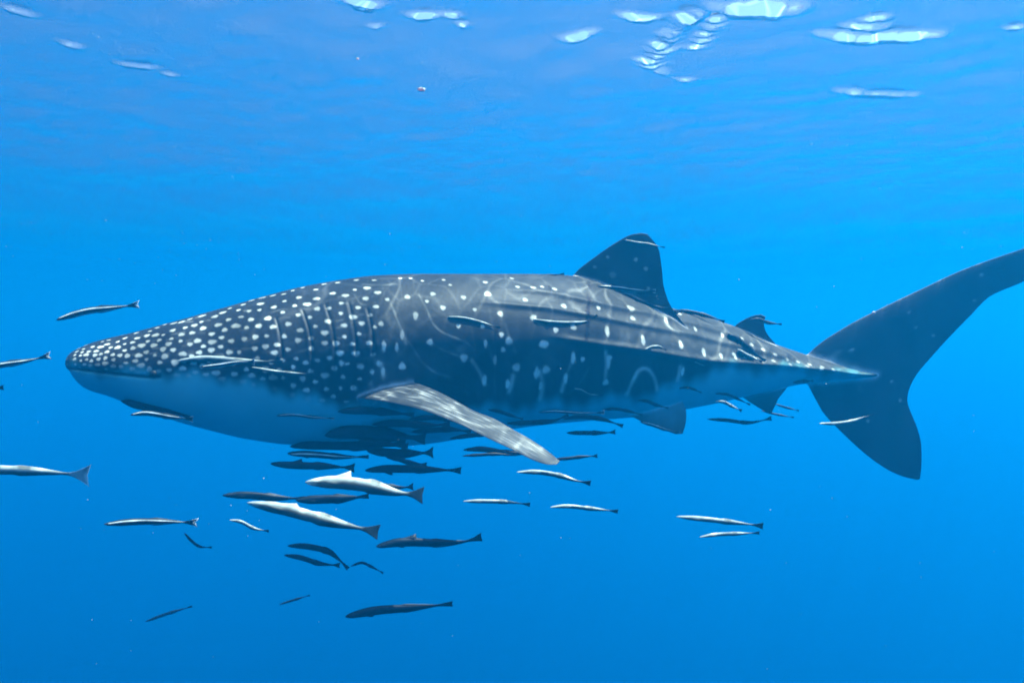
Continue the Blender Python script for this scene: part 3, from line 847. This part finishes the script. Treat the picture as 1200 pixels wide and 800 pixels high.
# around the tail
R([(960, 496), (980, 496), (1000, 493), (1012, 489), (1026, 485)], 5.6, 5.7, 5.0, 'pale', 'bright white remora before the lower tail lobe', tail=.5)
R([(829, 491), (850, 492), (878, 495), (904, 490)], 6.0, 6.1, 5.5, 'dark', 'faded dark remora swimming below the anal fin', tail=1.1)
R([(892, 481), (908, 485), (930, 489)], 6.6, 6.6, 3, 'dark', 'faint thin remora touching the anal fin tip', tail=.8)
R([(908, 473), (920, 477), (936, 481)], 6.8, 6.8, 3, 'dark', 'faint thin remora behind the anal fin', tail=.8)
R([(929, 448), (940, 447), (953, 446)], 6.0, 6.0, 5, 'dark', 'short dark remora under the tail stalk before the tail fin', tail=.6)
R([(838, 461), (852, 462), (866, 468), (879, 474)], 5.7, 5.75, 4, 'dark', 'thin dark remora beside the anal fin base, above a pale one', tail=.8)
R([(838, 470), (848, 471), (858, 476), (869, 481)], 5.6, 5.65, 4.5, 'patched', 'small pale remora with dark tail ahead of the anal fin', tail=1.1)
# under the rear belly
R([(673, 455), (681, 457), (690, 462), (707, 463)], 5.1, 5.1, 3.6, 'pale', 'small pale bent remora on the lower flank above the belly', on=True, tail=.6)
R([(631, 483), (650, 482), (680, 484), (708, 483)], 5.0, 5.05, 5, 'striped', 'white-lined remora with dark round tail under the rear belly', tail=1.2, hug=True)
R([(594, 496), (620, 495), (648, 493), (666, 486)], 4.85, 4.9, 8, 'dark', 'dark remora curving its tail up behind the pectoral fin', tail=.6, hug=True)
R([(660, 491), (680, 488), (705, 491), (730, 499)], 4.95, 5.0, 7, 'dark', 'dark arched remora at the rear belly before the pelvic fins', tail=.8, hug=True)
R([(664, 507), (685, 507), (705, 507), (721, 506)], 5.0, 5.05, 7, 'dark', 'small dark straight remora hanging below the rear belly', tail=1.0, hug=True)
R([(706, 480), (722, 479), (738, 482), (753, 486)], 5.1, 5.1, 5, 'dark', 'thin dark remora on the belly between pectoral and pelvic fins', tail=.7, hug=True)
R([(748, 469), (758, 470), (768, 474), (783, 478)], 5.25, 5.3, 5, 'dark', 'dark remora lying over the pelvic fin base', tail=.7, hug=True)
R([(750, 494), (765, 498), (780, 503), (797, 507)], 5.3, 5.3, 5.5, 'striped', 'pale-lined remora along the edge of the pelvic fin', tail=.7, hug=True)
R([(796, 455), (805, 454), (813, 456), (822, 460)], 5.45, 5.5, 3.6, 'dark', 'tiny dark remora behind the pelvic fins close to the body', tail=.7, hug=True)
R([(572, 480), (585, 482), (600, 487), (613, 491)], 4.9, 4.95, 5.5, 'dark', 'dark remora on the belly just behind the pectoral fin', tail=.7, hug=True)
# below the pectoral fin
R([(648, 538), (665, 537), (682, 535), (700, 534)], 4.5, 4.5, 5, 'dark', 'dark remora partly behind the pectoral fin tip', tail=1.0)
R([(606, 553), (630, 553), (655, 557), (675, 563), (692, 566)], 4.0, 4.05, 7, 'patched', 'white remora with a dark patch below the pectoral fin tip', tail=1.0)
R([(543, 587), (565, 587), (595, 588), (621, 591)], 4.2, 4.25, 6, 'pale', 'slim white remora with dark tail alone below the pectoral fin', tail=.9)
R([(645, 594), (665, 593), (695, 596), (724, 599)], 4.4, 4.45, 6, 'patched', 'slim pale remora with a grey band below the pectoral tip', tail=.9)
R([(793, 605), (825, 608), (860, 612), (894, 616)], 4.5, 4.6, 7.5, 'pale', 'larger of two pale remoras swimming below the tail stalk', tail=1.1)
R([(820, 629), (840, 626), (865, 625), (890, 624)], 4.8, 4.9, 5.5, 'pale', 'smaller of two pale remoras swimming below the tail stalk', tail=.8)
# deeper ones
R([(441, 640), (470, 635), (520, 636), (545, 634), (564, 629)], 4.3, 4.4, 13, 'dark', 'plump dark remora with a raised fin and a dark upturned tail', tail=.9, pec=.9, roll=.3, crest=1.3)
R([(405, 722), (440, 715), (480, 712), (530, 707)], 4.4, 4.5, 13, 'dark', 'dark remora swimming alone deepest below the shark', tail=.6, roll=.3)
R([(327, 708), (343, 703), (363, 697)], 6.6, 6.6, 3.4, 'dark', 'faint thin remora deep below a curled pair', tail=.7)
R([(170, 728), (195, 719), (225, 710)], 7.2, 7.2, 4.5, 'dark', 'faint distant remora deep below a striped one', tail=.7)
R([(337, 639), (360, 640), (385, 646), (398, 656), (408, 666)], 5.2, 5.2, 9, 'dark', 'dark remora arching its tail down, upper of a curled pair', tail=.6)
R([(333, 650), (352, 653), (375, 660), (398, 662)], 5.0, 5.0, 7.5, 'dark', 'dark remora under an arched one, lower of a curled pair', tail=.9)
R([(411, 663), (424, 659), (434, 663), (449, 671)], 5.4, 5.4, 4, 'dark', 'tiny dark remora bent into an arch beside a curled pair', tail=.8)
# the two big pale ones and their dark companions
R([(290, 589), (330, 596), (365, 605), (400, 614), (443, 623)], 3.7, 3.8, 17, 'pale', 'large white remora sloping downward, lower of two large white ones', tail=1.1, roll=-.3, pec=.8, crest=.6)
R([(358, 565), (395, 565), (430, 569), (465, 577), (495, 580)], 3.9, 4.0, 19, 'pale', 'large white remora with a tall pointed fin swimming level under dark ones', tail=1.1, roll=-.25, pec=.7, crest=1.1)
R([(425, 566), (445, 568), (465, 571), (484, 570)], 4.3, 4.3, 8, 'dark', 'dark remora with black tail half hidden behind a large white one', tail=1.2)
R([(261, 580), (290, 580), (325, 583), (357, 584)], 4.3, 4.4, 11, 'dark', 'slender dark remora above a large white one', tail=.6)
R([(347, 586), (370, 585), (400, 584), (432, 581)], 4.25, 4.3, 13, 'dark', 'dark remora between two large white ones', tail=.5)
# the crowd under the belly
R([(317, 543), (345, 545), (380, 546), (415, 548)], 4.4, 4.5, 12, 'dark', 'dark remora with an upright fin below the crowd under the belly', tail=1.1, roll=.2, crest=1.1, hug=True)
R([(428, 551), (455, 549), (500, 550), (540, 551)], 4.5, 4.6, 13, 'dark', 'dark remora with a long trailing fin below the crowd under the belly', tail=.8, pec=1.6, roll=.3, hug=True)
R([(340, 523), (370, 521), (430, 522), (475, 520)], 4.6, 4.7, 16, 'dark', 'long dark remora pointing ahead at the front of the belly crowd', tail=.9, hug=True)
R([(337, 531), (365, 532), (400, 535), (432, 535)], 4.5, 4.6, 11, 'striped', 'pale-lined remora at the lower front of the belly crowd', tail=.6, roll=.4, hug=True)
R([(381, 510), (410, 506), (450, 509), (498, 514)], 4.65, 4.75, 22, 'dark', 'thickest dark remora in the middle of the belly crowd', tail=.7, hug=True)
R([(436, 497), (465, 496), (500, 498), (527, 497)], 4.6, 4.65, 11, 'dark', 'dark remora with a knob-like tail under the pectoral fin root', tail=.9, hug=True)
R([(396, 482), (425, 481), (455, 483), (485, 486)], 4.7, 4.75, 11, 'dark', 'dark remora pressed to the belly ahead of the pectoral fin', tail=.6, hug=True)
R([(324, 487), (345, 486), (368, 489), (392, 490)], 4.6, 4.65, 5, 'striped', 'thin pale-lined remora on the belly behind the throat', tail=.6, hug=True)
R([(482, 506), (505, 504), (530, 503), (552, 506)], 4.6, 4.65, 9, 'dark', 'dark remora under the middle of the pectoral fin', tail=.8, hug=True)
R([(527, 514), (545, 511), (565, 509), (590, 509)], 4.65, 4.7, 7, 'dark', 'small dark remora close under the pectoral fin blade', tail=.7, hug=True)
R([(543, 527), (565, 526), (590, 530), (632, 532)], 4.6, 4.7, 9, 'dark', 'upper dark remora of two side by side under the pectoral blade', tail=.7, hug=True)
R([(542, 534), (558, 533), (580, 532), (605, 533)], 4.55, 4.6, 5, 'dark', 'lower dark remora of two side by side under the pectoral blade', tail=.6, hug=True)
R([(430, 528), (455, 530), (480, 531), (507, 530)], 4.55, 4.6, 14, 'dark', 'dark remora with a broad fan tail at the rear of the belly crowd', tail=1.1, hug=True)
R([(452, 535), (468, 538), (480, 542), (500, 544)], 4.45, 4.5, 8, 'dark', 'small dark remora slanting down out of the belly crowd', tail=.8, hug=True)
R([(420, 516), (440, 518), (460, 521), (478, 522)], 4.5, 4.55, 8, 'dark', 'small dark remora in the middle of the belly crowd', tail=1.0, hug=True)
R([(480, 491), (505, 489), (530, 491), (556, 494)], 4.75, 4.8, 8, 'dark', 'dark remora in the shadow behind the pectoral fin root', tail=.7, hug=True)

# ------------------------------------------------------------------ floating specks
speck_m = speck_material()


def speck_cluster(name, spots_):
    bm = bmesh.new()
    for px_, py_, Y_, r_ in spots_:
        p_ = at(px_, py_, Y_)
        res = bmesh.ops.create_icosphere(bm, subdivisions=1, radius=r_)
        sx_, sz_ = random.uniform(.6, 1.4), random.uniform(.6, 1.2)
        for v_ in res['verts']:
            v_.co.x *= sx_; v_.co.z *= sz_
            v_.co += Vector(p_)
    me = bpy.data.meshes.new(name); bm.to_mesh(me); bm.free()
    return link(name, me, speck_m)


snow = []
for _ in range(420):
    Y_ = random.uniform(1.2, 6.5)
    snow.append((random.uniform(-60, 1260), random.uniform(20, 800) if random.random() < .35 else random.uniform(10, 330), Y_, random.uniform(.0006, .0013) * (0.4 + Y_ * .22)))
tag(speck_cluster('marine_snow', snow), 'fine pale specks of plankton drifting in the water', 'plankton', kind='stuff')
tag(speck_cluster('plankton_speck', [(494, 105, 3.0, .013)]), 'single large pale round speck drifting above the back of the shark', 'plankton')
tag(speck_cluster('plankton_speck', [(419, 69, 3.2, .006)]), 'small pale speck drifting beneath a short glint on the sea surface', 'plankton')
tag(speck_cluster('plankton_speck', [(1024, 366, 5.9, .013)]), 'white speck at the front edge of the upper tail lobe', 'plankton')

# ------------------------------------------------------------------ the water body
m, nt, out = new_mat('sea_water')
pv = nt.nodes.new('ShaderNodeVolumePrincipled')
pv.inputs['Color'].default_value = (0.002, 0.41, 0.92, 1)
pv.inputs['Density'].default_value = 0.043
pv.inputs['Anisotropy'].default_value = 0.51
pv.inputs['Density Attribute'].default_value = ''
pv.inputs['Temperature Attribute'].default_value = ''
nt.links.new(pv.outputs[0], out.inputs['Volume'])
m.cycles.homogeneous_volume = True
bm = bmesh.new()
bmesh.ops.create_cube(bm, size=1.0)
for v_ in bm.verts:
    v_.co = (v_.co.x * 520, v_.co.y * 520, 0.35 if v_.co.z > 0 else -90)
me = bpy.data.meshes.new('haze'); bm.to_mesh(me); bm.free()
tag(link('haze', me, m), 'clear blue sea water that veils distant things', 'water', kind='stuff')
